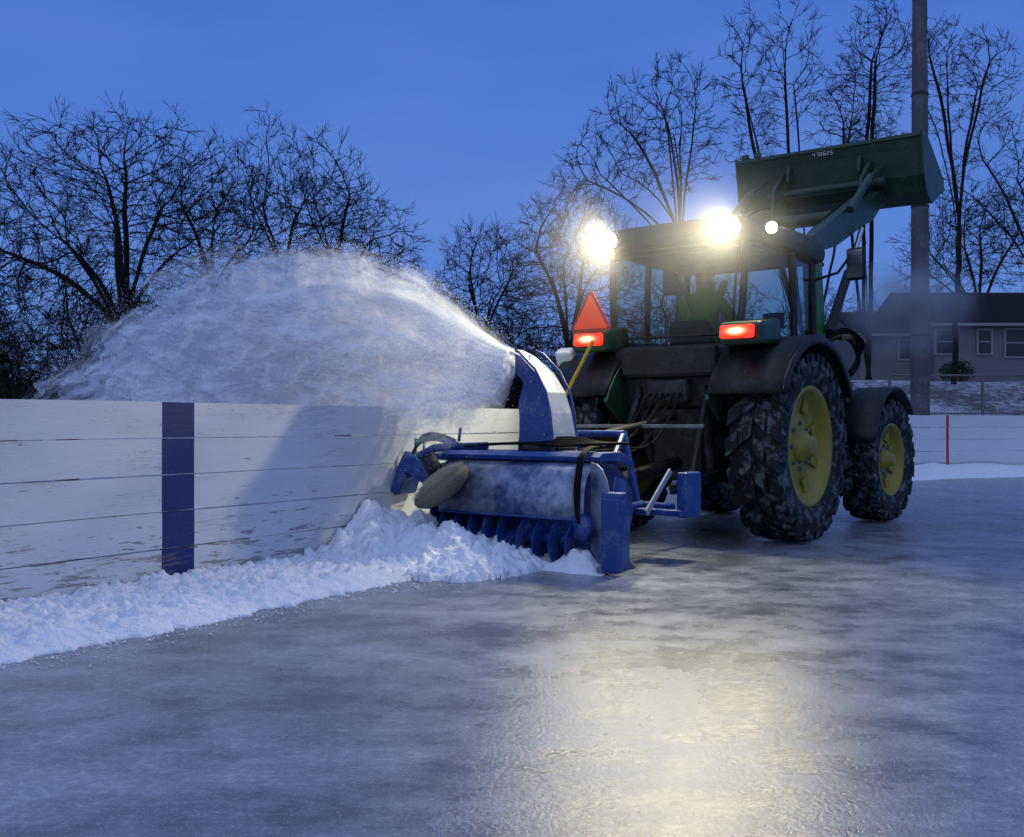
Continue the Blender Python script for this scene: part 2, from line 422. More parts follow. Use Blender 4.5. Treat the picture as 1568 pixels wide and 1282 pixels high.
lathe('front_axle',[(-.75,.001),(-.75,.15),(-.6,.10),(.6,.10),(.75,.15),(.75,.001)],DARK,T,16,loc=(0,2.45,.66))
prism('hood',[(1.25,1.15),(1.25,2.02),(2.2,1.95),(3.0,1.75),(3.3,1.45),(3.35,1.1),(3.2,.95)],-.38,.38,GREEN,T,.07)
box('fuel_tank',(.55,.85,.78),(.45,.85,.42),BLACK,T,.06); box('fuel_tank_left',(-.55,.85,.78),(.45,.85,.42),BLACK,T,.06)
for i,z in enumerate((.5,.85)):
    box('step_%d'%i,(.9,1.05,z),(.3,.4,.03),BLACK,T,.01)
def arc(cy,cz,r,a0,a1,k=16): return [(cy+r*math.cos(R(a0+(a1-a0)*i/k)),cz+r*math.sin(R(a0+(a1-a0)*i/k))) for i in range(k+1)]
for s,nm in ((1,'right'),(-1,'left')):
    pr=arc(0,.875,1.0,28,152); x0,x1=sorted((s*.52,s*1.20))
    sheet(nm+'_rear_fender',pr,x0,x1,BLACK,T,.035)
    sheet(nm+'_fender_lip',arc(0,.86,.985,30,150),*sorted((s*1.19,s*1.225)),BLACK,T,.07)
    prism(nm+'_fender_wall',arc(0,.875,.99,25,155)+[(-.62,1.1),(.7,1.1)],*sorted((s*.50,s*.545)),GREEND,T,.01)
    cx=.79 if s>0 else .74
    prism(nm+'_tail_light_pod',[(-.80,1.77),(-.84,1.97),(-.40,2.03),(-.35,1.8)],*sorted((s*(cx-.19),s*(cx+.22))),GREEND,T,.04)
    box(nm+'_tail_light',(s*cx,-.845,1.885),(.32,.06,.12),RED,T,.025,rot=(R(-8),0,0))
    sheet(nm+'_front_fender',arc(2.45,.68,.79,40,165),*sorted((s*.76,s*1.18)),BLACK,T,.025)
    tube(nm+'_fender_stay',[(s*.6,2.45,.8),(s*.62,2.2,1.35),(s*.9,2.3,1.45)],.025,BLACK,T)
ZT=2.76
posts=[('rear_post',.64,-.50,1.80,.70,-.46,ZT),('mid_post',.80,.42,1.45,.78,.40,ZT),('front_post',.70,1.20,1.30,.70,1.12,ZT)]
for s,nm in ((1,'right'),(-1,'left')):
    for a,x,y,z,x2,y2,z2 in posts:
        tube(nm+'_'+a,[(s*x,y,z),(s*(x+x2+.06)/2,(y+y2)/2,(z+z2)/2),(s*x2,y2,z2)],.035,BLACK,T,nurbs=True)
    mk(nm+'_quarter_glass',[(s*.68,-.48,1.9),(s*.80,.40,1.75),(s*.78,.40,ZT),(s*.71,-.45,ZT)],[(0,1,2,3)],GLASS,T)
    mk(nm+'_door_glass',[(s*.81,.45,1.15),(s*.71,1.16,1.15),(s*.71,1.10,ZT),(s*.78,.42,ZT)],[(0,1,2,3)],GLASS,T)
    tube(nm+'_door_handle',[(s*.86,.52,1.55),(s*.88,.52,1.75)],.014,BLACK,T)
mk('rear_glass',[(-.64,-.53,1.84),(.64,-.53,1.84),(.69,-.49,ZT),(-.69,-.49,ZT)],[(0,1,2,3)],GLASS,T)
mk('windshield',[(-.66,1.22,1.5),(.66,1.22,1.5),(.68,1.12,ZT),(-.68,1.12,ZT)],[(0,1,2,3)],GLASS,T)
tube('rear_glass_frame',[(-.60,-.545,1.90),(.60,-.545,1.90),(.65,-.51,2.68),(-.65,-.51,2.68)],.016,BLACK,T,cyc=True)
tube('rear_wiper',[(.0,-.56,2.68),(.16,-.58,2.30)],.009,BLACK,T); tube('rear_wiper_blade',[(.06,-.58,2.45),(.24,-.58,2.08)],.009,BLACK,T)
prism('cab_floor',[(-.55,1.25),(-.60,1.80),(-.45,1.84),(-.3,1.35),(1.2,1.2),(1.2,1.05),(-.3,1.1)],-.60,.60,BLACK,T,.03)
prism('dash',[(.85,1.2),(.8,1.70),(.95,1.90),(1.18,1.80),(1.18,1.2)],-.22,.22,BLACK,T,.04)
prism('seat_cushion',[(-.05,1.58),(-.05,1.70),(.45,1.74),(.5,1.66),(.45,1.58)],-.25,.25,SEAT,T,.05)
prism('seat_back',[(-.14,1.66),(-.24,2.05),(-.18,2.09),(-.08,2.0),(-.02,1.70)],-.21,.21,SEAT,T,.05)
box('headliner',(0,.35,2.73),(1.36,1.5,.04),BLACK,T,.01)
lathe('steering_wheel',[(0,.19),(.015,.205),(.03,.19),(.015,.175),(0,.19)],BLACK,T,28,loc=(0,.66,2.02),rot=(0,R(90-25),R(90)))
tube('steering_column',[(0,.68,2.0),(0,.92,1.75)],.03,BLACK,T)
box('armrest_console',(.38,.15,1.86),(.16,.5,.14),BLACK,T,.03)
box('monitor',(.46,.75,2.12),(.22,.04,.16),BLACK,T,.01)
RV=[];RF=[]
prof_r=[(-.02,ZT-.02),(.0,2.83),(-.03,2.92),(-.09,2.975),(-.28,3.01)]
outl=[(-.72,-.46),(-.64,-.57),(0,-.62),(.64,-.57),(.74,-.46),(.84,.3),(.82,1.22),(.68,1.38),(0,1.44),(-.68,1.38),(-.82,1.22),(-.84,.3)]
for off,z in prof_r:
    for x,y in outl:
        cx,cy=0,.4; L=math.hypot(x,y-cy); kx=(L+off)/L; RV.append((x*kx,cy+(y-cy)*kx,z))
k=len(outl)
for j in range(len(prof_r)-1):
    for i in range(k): RF.append((j*k+i,j*k+(i+1)%k,(j+1)*k+(i+1)%k,(j+1)*k+i))
RF.append(tuple(range(k))[::-1]); RF.append(tuple((len(prof_r)-1)*k+i for i in range(k)))
mk('cab_roof',RV,RF,ROOFM,T,bevel=.02,smooth=False)
box('roof_rear_visor',(0,-.60,2.78),(1.2,.10,.07),BLACK,T,.03)
def lamp(nm,x,y,z,yaw,pitch,mat_,r=.06):
    e=empty(nm,(x,y,z)); e.parent=T; e.rotation_euler=(pitch,0,yaw)
    lathe(nm+'_housing',[(-.07,.001),(-.07,r*.7),(.0,r*1.15),(.02,r*1.18),(.02,r*1.05),(.008,r*1.02)],BLACK,e,20,rot=(0,0,R(-90)))
    lathe(nm+'_lens',[(.012,.001),(.012,r)],mat_,e,20,rot=(0,0,R(-90)))
    tube(nm+'_bracket',[(0,.05,0),(0,.12,-.02)],.015,BLACK,e)
    return e
lamp('left_work_lamp',-.56,-.70,2.84,R(-12),R(14),LAMP,.07)
lamp('right_work_lamp',.66,-.66,2.84,R(2),R(14),LAMP,.075)
lamp('side_work_lamp',.92,-.40,2.84,R(30),R(10),LAMPI,.05)
def spot(nm,loc,dirv,e,size,blend=.5,col=(1,.90,.60)):
    l=bpy.data.lights.new(nm,'SPOT'); l.energy=e; l.spot_size=R(size); l.spot_blend=blend; l.color=col; l.shadow_soft_size=.06
    o=link(bpy.data.objects.new(nm,l),T); o.location=loc; o.rotation_euler=Vector(dirv).to_track_quat('-Z','Y').to_euler(); return o
spot('left_work_lamp_light',(-.56,-.80,2.83),(-.45,-1,-.42),300,150,.5)
spot('right_work_lamp_light',(.66,-.76,2.83),(.0,-1,-.42),300,140,.5)
spot('side_work_lamp_light',(.98,-.50,2.83),(.5,-1,-.5),60,120,.6)
tube('mirror_arm',[(.72,1.15,2.55),(.95,1.22,2.62),(1.08,1.25,2.80)],.015,BLACK,T)
box('mirror',(1.12,1.27,2.70),(.20,.07,.33),BLACK,T,.03,rot=(0,0,R(-8))); box('mirror_glass',(1.115,1.23,2.70),(.165,.004,.28),CHROME,T,0,rot=(0,0,R(-8)))
tube('left_mirror_arm',[(-.72,1.15,2.55),(-.95,1.25,2.78)],.015,BLACK,T); box('left_mirror',(-.98,1.27,2.70),(.20,.07,.33),BLACK,T,.03,rot=(0,0,R(8)))
tube('exhaust_stack',[(.52,1.42,1.5),(.60,1.42,1.75),(.60,1.42,2.55)],.05,BLACK,T)
tube('exhaust_tip',[(.60,1.42,2.55),(.60,1.46,2.70),(.66,1.55,2.78)],.035,DARK,T)
e=empty('slow_moving_emblem',(-.66,-.93,2.09)); e.parent=T
def tri(rad,cut,yy,m,nm):
    pts=[]
    for i in range(3):
        a=R(90+120*i)
        for s in (-1,1): 
            b=a+s*cut; pts.append((rad*math.cos(b),rad*math.sin(b)))
    k=6;V=[(x,yy,z) for x,z in pts]+[(x,yy+.006,z) for x,z in pts]
    mk(nm,V,[tuple(range(k)),tuple(range(k,2*k))[::-1]]+[(i,(i+1)%k,k+(i+1)%k,k+i) for i in range(k)],m,e)
tri(.245,.09,0,DKRED,'border'); tri(.205,.05,-.006,ORANGE,'triangle')
tube('emblem_bracket',[(-.66,-.9,2.05),(-.66,-.8,1.95)],.015,BLACK,T)
tube('shovel_handle',[(-.60,-.98,1.86),(-.90,-1.15,1.18)],.018,YSTICK,T)
prism('left_fender_marker',[(-.55,1.62),(-.62,1.80),(-.50,1.86),(-.42,1.66)],-1.30,-1.12,WHITE,T,.03)
for s in (-1,1):
    q_='r' if s>0 else 'l'
    beam('lower_link_'+q_,[(-.3,.62),(-1.3,.52)],.06,.09,DARK,T,x=s*.40)
    tube('lift_rod_'+q_,[(s*.36,-.55,1.35),(s*.40,-.95,.58)],.03,DARK,T)
    beam('rocker_arm_'+q_,[(-.15,1.42),(-.6,1.38)],.06,.11,DARK,T,x=s*.34)
    tube('lift_cylinder_'+q_,[(s*.30,-.35,.6),(s*.33,-.52,1.3)],.045,DARK,T)
tube('top_link',[(0,-.45,1.15),(0,-1.75,1.0)],.028,DARK,T)
tube('pto_shaft',[(0,-.4,.72),(0,-1.9,.55)],.06,BLACK,T)
box('hydraulic_valve_block',(.0,-.58,1.38),(.42,.2,.22),DARK,T,.03)
box('rear_cab_panel',(0,-.62,1.66),(1.0,.10,.30),BLACK,T,.04)
box('hitch_drawbar',(-.10,-1.15,1.06),(1.45,.025,.03),STEEL,T,.004)
for i in range(6):
    x=-.15+i*.06
    tube('hydraulic_hose_%d'%i,[(x,-.68,1.36),(x+.04,-.85,1.32-.05*(i%3)),(x-.1+.07*(i%2),-1.15,.80+.06*(i%4)),(x-.10,-1.6,.88),(x-.15,-2.0,.84)],.011,HOSE,T,nurbs=True)
for s,nm in ((1,'right'),(-1,'left')):
    X=s*.62
    beam(nm+'_loader_mast',[(1.50,.95),(1.48,2.0),(1.36,2.95)],.14,[.42,.24,.20],GREEN,T,x=X)
    box(nm+'_mast_foot',(s*.45,1.55,1.05),(.4,.45,.3),GREEN,T,.03)
    beam(nm+'_boom',[(1.30,2.95),(1.9,3.16),(2.75,3.52),(3.15,3.62),(3.62,3.88)],.13,[.18,.30,.34,.26,.16],GREEN if s<0 else GREEND,T,x=X)
    tube(nm+'_lift_cylinder',[(s*.74,1.55,2.05),(s*.74,2.15,2.75)],.05,DARK,T); tube(nm+'_lift_rod',[(s*.74,2.15,2.75),(s*.74,2.6,3.30)],.028,CHROME,T)
    tube(nm+'_tilt_cylinder',[(s*.74,2.2,3.45),(s*.74,2.9,3.95)],.045,GREEND,T); tube(nm+'_tilt_rod',[(s*.74,2.9,3.95),(s*.74,3.45,4.2)],.025,CHROME,T)
    beam(nm+'_bucket_link',[(3.1,3.6),(3.2,4.0),(3.5,4.25)],.05,.10,GREEND,T,x=s*.55)
tube('boom_cross_tube',[(-.62,2.75,3.5),(.62,2.75,3.5)],.08,GREEND,T)
tube('carrier_cross_tube',[(-.75,3.45,4.0),(.75,3.45,4.0)],.06,GREEND,T)
for s in (-1,1): tube('boom_line_%d'%(s+1),[(s*.56,1.4,3.08),(s*.56,2.0,3.38),(s*.56,2.8,3.74),(s*.56,3.2,3.80)],.012,HOSE,T,nurbs=True)
back=[(3.42,4.52),(3.48,4.36),(3.56,4.05),(3.66,3.86),(3.84,3.76),(4.35,3.98)]
sheet('bucket_shell',back,-1.16,1.16,GREEND,T,.02,smooth=False,nx=1)
for s in (-1,1):
    prism('bucket_side_%s'%('r' if s>0 else 'l'),[(3.40,4.54),(3.50,4.04),(3.62,3.84),(3.84,3.74),(4.40,4.0),(4.36,4.14),(3.62,4.54)],*sorted((s*1.16,s*1.185)),GREEND,T,.004)
box('bucket_top_rib',(0,3.43,4.50),(2.34,.05,.05),GREEND,T,.01)
for x in (-.45,.45): beam('bucket_ear_%d'%int(x*100),[(3.44,4.34),(3.40,4.15),(3.50,3.92)],.04,.10,GREEND,T,x=x)
box('bucket_cutting_edge',(0,4.38,3.99),(2.36,.16,.03),STEEL,T,.004,rot=(R(23),0,0))
for i,x in enumerate((-1.05,-.88)): box('bucket_tab_%d'%i,(x,3.43,4.56),(.10,.05,.06),GREEND,T,.01)
seg7={'4':'bcfg','7':'abc','0':'abcdef','6':'acdefg','2':'abged','5':'acdfg'}
DV=[];DF=[]
def bar(x,z,wx,wz):
    b=len(DV); yy=3.400
    DV.extend([(x-wx/2,yy,z-wz/2),(x+wx/2,yy,z-wz/2),(x+wx/2,yy,z+wz/2),(x-wx/2,yy,z+wz/2)]); DF.append((b,b+1,b+2,b+3))
for i,ch in enumerate('470625'):
    x=-.12+i*.045; z=4.44
    P={'a':(0,.022,.022,.006),'g':(0,0,.022,.006),'d':(0,-.022,.022,.006),'b':(.011,.011,.006,.022),'c':(.011,-.011,.006,.022),'f':(-.011,.011,.006,.022),'e':(-.011,-.011,.006,.022)}
    for c_ in seg7[ch]: a=P[c_]; bar(x+a[0],z+a[1],a[2],a[3])
mk('bucket_number',DV,DF,WHITE,T)
rg=random.Random(6)
for i in range(7):
    o_=i*.02; j=lambda s=.04: rg.uniform(-s,s)
    tube('loader_hose_%d'%i,[(.74+o_,1.55,1.35),(.80+o_,1.70+j(),1.50+o_),(.93+j(),1.92+j(),1.72+o_),(.90+o_,1.85,1.98+j()),(.80,1.68,2.03+o_),(.72,1.55,1.95)],.014 if i>2 else .026,HOSE if i!=1 else TAN,T,nurbs=True)
tube('coupler_block',[(.86,1.72,1.30),(.88,1.78,1.52)],.035,DARK,T); tube('coupler_sleeve',[(.80,1.70,2.0),(.93,1.86,2.05),(.97,1.95,1.95)],.045,TAN,T,nurbs=True)

# ---------------- driver seated in the cab, seen from behind
DR=empty('tractor_driver',TO,HD)
J=[((0,.08,1.80),.16),((0,.05,2.02),.15),((0,.06,2.24),.16),((0,.09,2.38),.065),((0,.10,2.44),.055),
   ((.19,.08,2.27),.075),((.29,.24,2.06),.055),((.17,.52,2.10),.038),
   ((-.19,.08,2.27),.075),((-.29,.24,2.06),.055),((-.17,.52,2.10),.038),
   ((.12,.16,1.80),.10),((.16,.52,1.80),.07),((.17,.62,1.42),.05),
   ((-.12,.16,1.80),.10),((-.16,.52,1.80),.07),((-.17,.62,1.42),.05)]
E=[(0,1),(1,2),(2,3),(3,4),(2,5),(5,6),(6,7),(2,8),(8,9),(9,10),(0,11),(11,12),(12,13),(0,14),(14,15),(15,16)]
me=bpy.data.meshes.new('jacket_body'); me.from_pydata([j[0] for j in J],E,[]); me.materials.append(HIVIS)
ob=link(bpy.data.objects.new('jacket_body',me),DR); sk=ob.modifiers.new('skin','SKIN')
for i,j in enumerate(J): me.skin_vertices[0].data[i].radius=(j[1],j[1]*(.8 if i<3 else 1))
me.skin_vertices[0].data[0].use_root=True
ob.modifiers.new('sub','SUBSURF').levels=2; ob.modifiers['sub'].render_levels=2
SK=mat('skin',(.35,.19,.13),.6); HAT=mat('knit_cap',(.01,.012,.016),.9)
def ell(nm,c,s,m):
    bpy.ops.mesh.primitive_uv_sphere_add(segments=24,ring_count=14,radius=1,location=c); o=bpy.context.object; o.name=nm; o.scale=s; o.parent=DR; o.data.materials.append(m); bpy.ops.object.shade_smooth(); return o
ell('head',(0,.12,2.53),(.078,.095,.115),SK); ell('knit_cap',(0,.105,2.575),(.087,.103,.09),HAT); ell('nose',(0,.215,2.52),(.014,.022,.02),SK)
for s in (-1,1): ell('ear_%d'%(s+1),(s*.08,.115,2.52),(.012,.02,.03),SK); ell('glove_%d'%(s+1),(s*.16,.57,2.11),(.045,.06,.045),HAT)

# ================================================================== SNOW BLOWER
B=empty('snow_blower',TO,HD)
yf=-2.86; xl,xr=-.98,.50
hp=[(-2.60,.80),(-2.46,.78),(-2.28,.70),(-2.16,.56),(-2.13,.38),(-2.20,.20),(-2.34,.08),(-2.52,.035),(-2.72,.02)]
HS=worn('frosted_blue_steel',(.035,.070,.17),.30,.3,dust=(.33,.38,.49),amount=.85,scale=2.0,thr=.41)
sheet('intake_housing',hp,xl,xr,BLUE,B,.012,nx=1)
hood=[(-2.50,.80),(-2.62,.79),(-2.72,.755),(-2.79,.69),(-2.825,.60),(-2.835,.50),(-2.835,.38)]
sheet('intake_hood',hood,xl+.08,xr,HS,B,.008)
tube('hood_edge_rod',[(xl+.08,-2.837,.38),(xr,-2.837,.38)],.010,BLUE,B)
prism('left_side_plate',hp+[(yf,.02),(yf+.02,.32),(-2.82,.6)],xl-.02,xl,BLUE,B,.003)
V=[];F=[]
cp=[(0,.80),(.3,.79),(.6,.75),(.82,.67),(.95,.58),(1,.48),(1,.02),(0,.02)]
for u,z in cp: V.append((xr+u*.22,-2.74-.08*u,z))
for u,z in cp: V.append((xr+u*.22,-2.73-.08*u,z))
k=len(cp); F=[tuple(range(k)),tuple(range(k,2*k))[::-1]]+[(i,(i+1)%k,k+(i+1)%k,k+i) for i in range(k)]
mk('right_cheek',V,F,HS,B)
prism('right_side_plate',[(-2.74,.70),(-2.60,.66),(-2.55,.4),(-2.55,.02),(-2.80,.02),(-2.80,.5)],xr+.205,xr+.22,BLUE,B,.003)
box('skid_wing',(xr+.25,-2.85,.29),(.16,.07,.54),BLUE,B,.02); box('skid_shoe',(xr+.15,-2.68,.03),(.06,.36,.05),STEEL,B,.01)
box('wing_cap',(xr+.25,-2.82,.57),(.17,.09,.05),BLUE,B,.015)
prism('hood_top_beam',[(-2.66,.80),(-2.68,.835),(-2.62,.865),(-2.35,.87),(-2.15,.78),(-2.16,.74),(-2.4,.80)],xl-.03,xr+.03,BLUE,B,.006)
AZ=.21;AY=-2.70
lathe('auger_shaft',[(xl,.045),(xr,.045)],BLUE,B,16,loc=(0,AY,AZ))
for (x0,x1,hand,nm) in ((xl+.04,-.24,1,'a'),(-.16,xr-.04,-1,'b')):
    V=[];F=[];turns=(x1-x0)/.15;K=int(turns*22)
    for i in range(K+1):
        a=hand*2*math.pi*turns*i/K; x=x0+(x1-x0)*i/K
        for r_,dx in ((.045,0),(.185,0),(.19,.012),(.045,.012)):
            V.append((x+dx,AY+r_*math.cos(a),AZ+r_*math.sin(a)))
    for i in range(K):
        for j in range(3): F.append((i*4+j,i*4+j+1,(i+1)*4+j+1,(i+1)*4+j))
        F.append((i*4+3,i*4,(i+1)*4,(i+1)*4+3))
    mk('auger_flight_'+nm,V,F,BLUE,B,smooth=False)
for x in (-.22,-.18): box('paddle_%d'%int(-x*100),(x,AY,AZ),(.015,.34,.12),BLUE,B,.004,rot=(R(35),0,0))
lathe('auger_drive_case',[(0,.001),(0,.09),(.07,.11),(.07,.001)],BLUE,B,20,loc=(xr-.04,-2.86,AZ+.12),rot=(0,0,R(70)))
lathe('fan_drum',[(-.18,.001),(-.18,.36),(.14,.36),(.14,.001)],BLUE,B,32,loc=(-.18,-2.02,.46),rot=(0,0,R(90)))
for s in (-1,1):
    x=s*.36
    tube('mount_leg_%d'%(s+1),[(x,-2.15,.40),(x,-1.75,.42)],.035,BLUE,B); tube('mount_upright_%d'%(s+1),[(x,-1.78,.35),(x*.6,-1.80,1.02)],.030,BLUE,B); tube('mount_brace_%d'%(s+1),[(x*.6,-1.80,1.0),(x,-2.25,.74)],.024,BLUE,B)
tube('mount_crossbar',[(-.23,-1.80,1.0),(.23,-1.80,1.0)],.03,BLUE,B)
tube('mount_outrigger',[(.40,-1.75,.42),(.70,-1.85,.42)],.03,BLUE,B)
box('ballast_bracket_lower',(.62,-1.80,.38),(.42,.30,.05),BLUE,B,.01); box('ballast_bracket_plate',(.80,-1.76,.52),(.09,.26,.36),BLUE,B,.015)
beam('ballast_gusset',[(-2.06,.38),(-1.66,.70)],.02,.06,CHW,B,x=.58)
cpth=[(-.20,.84,90),(-.20,1.00,92),(-.215,1.15,96),(-.25,1.29,108),(-.33,1.42,125),(-.45,1.525,145),(-.58,1.58,158)]
V=[];F=[]
for i,(x,z,a) in enumerate(cpth):
    d=Vector((math.cos(R(a)),math.sin(R(a)))); nn=Vector((d.y,-d.x))
    wv=.17-.012*i if i<5 else .12; hd=.17-.008*i
    for (sn,sy) in ((-.0 if i>3 else -1,-1),(1,-1),(1,1),(-.0 if i>3 else -1,1)):
        V.append((x+nn.x*sn*wv,-2.30+sy*hd,z+nn.y*sn*wv))
for i in range(len(cpth)-1):
    for j in (0,1,2): F.append((i*4+j,i*4+j+1,(i+1)*4+j+1,(i+1)*4+j))
    if i<3: F.append((i*4+3,i*4,(i+1)*4,(i+1)*4+3))
mk('discharge_chute',V,F,BLUE,B,solid=.012,bevel=.003)
V=[];F=[]
for i,(x,z,a) in enumerate(cpth):
    d=Vector((math.cos(R(a)),math.sin(R(a)))); nn=Vector((d.y,-d.x)); wv=(.17-.012*i if i<5 else .12)+.009; hd=.17-.008*i-.006
    V+= [(x+nn.x*wv,-2.30-hd,z+nn.y*wv),(x+nn.x*wv,-2.30+hd,z+nn.y*wv)]
for i in range(len(cpth)-1): F.append((i*2,i*2+1,i*2+3,i*2+2))
mk('chute_worn_back',V,F,CHW,B,solid=.006)
lathe('chute_turntable',[(-.03,.19),(-.03,.235),(.03,.235),(.03,.19)],DARK,B,32,loc=(-.20,-2.30,.885),rot=(0,R(90),0))
tube('chute_deflector_hinge',[(-.52,-2.46,1.65),(-.52,-2.14,1.65)],.014,DARK,B)
tube('chute_deflector_rod',[(-.30,-2.18,1.55),(-.42,-2.2,1.69),(-.36,-2.2,1.73)],.011,HOSE,B)
for s in (-1,1):
    tube('chute_flange_%d'%(s+1),[(x+math.sin(R(a))*.165,-2.30+s*.17,z-math.cos(R(a))*.165) for x,z,a in cpth],.011,BLUE,B)
    for i,(x,z,a) in enumerate(cpth[1:5]): box('chute_bolt_%d_%d'%(s+1,i),(x+.10,-2.30+s*.178,z),(.016,.016,.016),STEEL,B,.003)
for i in range(5):
    tube('blower_hose_%d'%i,[(.50-.02*i,-2.2,.93),(.36,-2.50+.03*i,.93),(.1,-2.55+.03*i,.91+.02*i),(-.3,-2.5+.03*i,.93),(-.8,-2.5+.02*i,.91),(-1.15,-2.6,.86)],.012,HOSE,B,nurbs=True)
for i in range(3):
    tube('drop_hose_%d'%i,[(.30+.02*i,-2.3,.90),(.42+.02*i,-2.74,.93),(.45+.02*i,-2.87,.70),(.44+.02*i,-2.87,.50),(.48,-2.88,.36)],.010,HOSE,B,nurbs=True)
# board brush unit
beam('brush_arm',[(-2.45,.84),(-2.62,.80)],.5,.05,BLUE,B,x=-1.15)
tube('brush_arm_tube',[(-.7,-2.45,.90),(-1.15,-2.60,.88),(-1.50,-2.62,.72)],.035,BLUE,B)
tube('brush_arm_tube_lower',[(-.9,-2.50,.78),(-1.3,-2.66,.66),(-1.52,-2.66,.60)],.03,BLUE,B)
box('brush_motor_mount',(-1.28,-2.62,.70),(.34,.22,.16),BLUE,B,.02,rot=(R(-10),R(25),0))
box('brush_skid_plate',(-1.47,-2.60,.60),(.10,.30,.24),BLUE,B,.02,rot=(0,R(18),R(12)))
lathe('guide_roller',[(-.05,.001),(-.05,.09),(.05,.09),(.05,.001)],HOSE,B,20,loc=(-1.55,-2.60,.52),rot=(0,R(80),0))
tube('brush_bracket',[(-1.46,-2.5,.78),(-1.46,-2.5,.95),(-1.36,-2.5,.93),(-1.36,-2.5,.8)],.014,BLUE,B)
tube('brush_lever',[(-.98,-2.5,.86),(-.95,-2.5,1.05)],.013,BLUE,B)
lathe('brush_cylinder',[(-.11,.001),(-.11,.035),(.11,.035),(.11,.001)],BLUE,B,14,loc=(-1.02,-2.55,.93),rot=(0,R(20),R(8)))
lathe('brush_motor',[(-.10,.001),(-.10,.06),(.06,.07),(.06,.001)],DARK,B,16,loc=(-1.02,-2.78,.74),rot=(0,R(60),R(40)))
for i in range(5): tube('brush_hose_%d'%i,[(-.95,-2.5,.92),(-1.15,-2.66,.98+.02*i),(-1.4,-2.62,.86),(-1.38+.02*i,-2.72,.66)],.012,HOSE,B,nurbs=True)
BR=mat('brush_bristles',(.42,.36,.26),.9,spec=.1); n=N(BR); o=n.co()
f=n.noise(n.mapping(o,(4,40,40)),5,4,.6); n.l(n.mix(f,(.06,.05,.04),(.30,.27,.21)),n.b.inputs['Base Color']); n.l(n.bump(f,.8,.01),n.b.inputs['Normal'])
BR2=mat('bristle_tips',(.50,.46,.37),.9,spec=.1)
be=empty('board_brush',(-.74,-2.98,.585)); be.parent=B; be.scale=(1.05,1.12,1.12)
ax=Vector((-.50,-.36,.80)); be.rotation_euler=ax.to_track_quat('X','Z').to_euler()
lathe('brush_core',[(-.10,.001),(-.10,.09),(-.07,.17),(-.02,.225),(.02,.23),(.05,.20),(.06,.12),(.05,.001)],BR,be,48)
V=[];F=[];rg=random.Random(9)
for i in range(6500):
    a=rg.uniform(0,2*math.pi); r0=rg.uniform(.03,.21); x0=.03; r1=r0+rg.uniform(.015,.05); x1=.09-(r0/.21)**2*.06+rg.uniform(0,.04)
    da=.0035/max(r0,.03); b=len(V); tw=rg.uniform(-.05,.05)
    for rr,xx,dd in ((r0,x0,-da),(r0,x0,da),(r1,x1,tw)):
        V.append((xx,rr*math.cos(a+dd),rr*math.sin(a+dd)))
    F.append((b,b+1,b+2))
mk('bristles',V,F,BR2,be)
# snow packed in the intake and clinging to the right end
V=[];F=[];nx_,ny_=90,22
for i in range(nx_+1):
    for j in range(ny_+1):
        x=xl+(xr+.2-xl)*i/nx_; y=-2.95+.55*j/ny_; u=i/nx_
        h=.02+.10*max(0,fbm(x*4,y*4,3,3)+.25)+(.16*math.exp(-((x-.42)/.12)**2)*max(0,1-abs((y+2.76)/.16)))
        h*=min(1,j/4)*min(1,(ny_-j)/3)
        V.append((x,y,h-.012))
F=[(i*(ny_+1)+j,(i+1)*(ny_+1)+j,(i+1)*(ny_+1)+j+1,i*(ny_+1)+j+1) for i in range(nx_) for j in range(ny_)]
mk('packed_snow',V,F,SNOW,B,smooth=True)

# ================================================================== SNOW SPRAY
SP=bpy.data.materials.new('blown_snow'); SP.use_nodes=True; n=N(SP); t=SP.node_tree
n.b.inputs['Base Color'].default_value=(.84,.87,.93,1); n.b.inputs['Roughness'].default_value=.9; n.b.inputs['Specular IOR Level'].default_value=.1
out=t.nodes['Material Output']
uv=n.n('ShaderNodeUVMap').outputs[0]; s_=n.n('ShaderNodeSeparateXYZ'); n.l(uv,s_.inputs[0]); S_=s_.outputs['X']; V_=s_.outputs['Y']
o=n.co()
nz=n.noise(n.mapping(uv,(3.0,6,1),(0,0,R(10))),2.0,4,.62); nf=n.noise(n.mapping(o,(1,1,1.4)),5.0,4,.68)
edge=n.math('ADD',n.math('MULTIPLY',n.math('SUBTRACT',1.0,V_),6.0),n.math('MULTIPLY',n.math('SUBTRACT',nz,.60),2.4))
edgeS=n.math('ADD',n.math('MULTIPLY',n.math('SUBTRACT',1.0,S_),4.6),n.math('MULTIPLY',n.math('SUBTRACT',nz,.60),2.8))
bot=n.math('ADD',n.math('MULTIPLY',V_,3.6),n.math('MULTIPLY',n.math('SUBTRACT',nf,.50),1.2))
al=n.math('MINIMUM',n.math('MINIMUM',edge,edgeS),bot)
al=n.math('MINIMUM',n.math('MAXIMUM',al,0.0),1.0); al=n.math('POWER',al,1.4)
al=n.math('MULTIPLY',al,n.ramp(n.math('ADD',n.math('MULTIPLY',nz,.55),n.math('MULTIPLY',nf,.45)),[(.38,.42),(.54,.94)]))
tl=n.n('ShaderNodeBsdfTranslucent'); tl.inputs[0].default_value=(.84,.87,.95,1)
m1=n.n('ShaderNodeMixShader'); m1.inputs[0].default_value=.38; n.l(n.b.outputs[0],m1.inputs[1]); n.l(tl.outputs[0],m1.inputs[2])
tp=n.n('ShaderNodeBsdfTransparent'); m2=n.n('ShaderNodeMixShader'); n.l(al,m2.inputs[0]); n.l(tp.outputs[0],m2.inputs[1]); n.l(m1.outputs[0],m2.inputs[2]); n.l(m2.outputs[0],out.inputs[0])
n.l(n.bump(nf,.9,.16),n.b.inputs['Normal'])
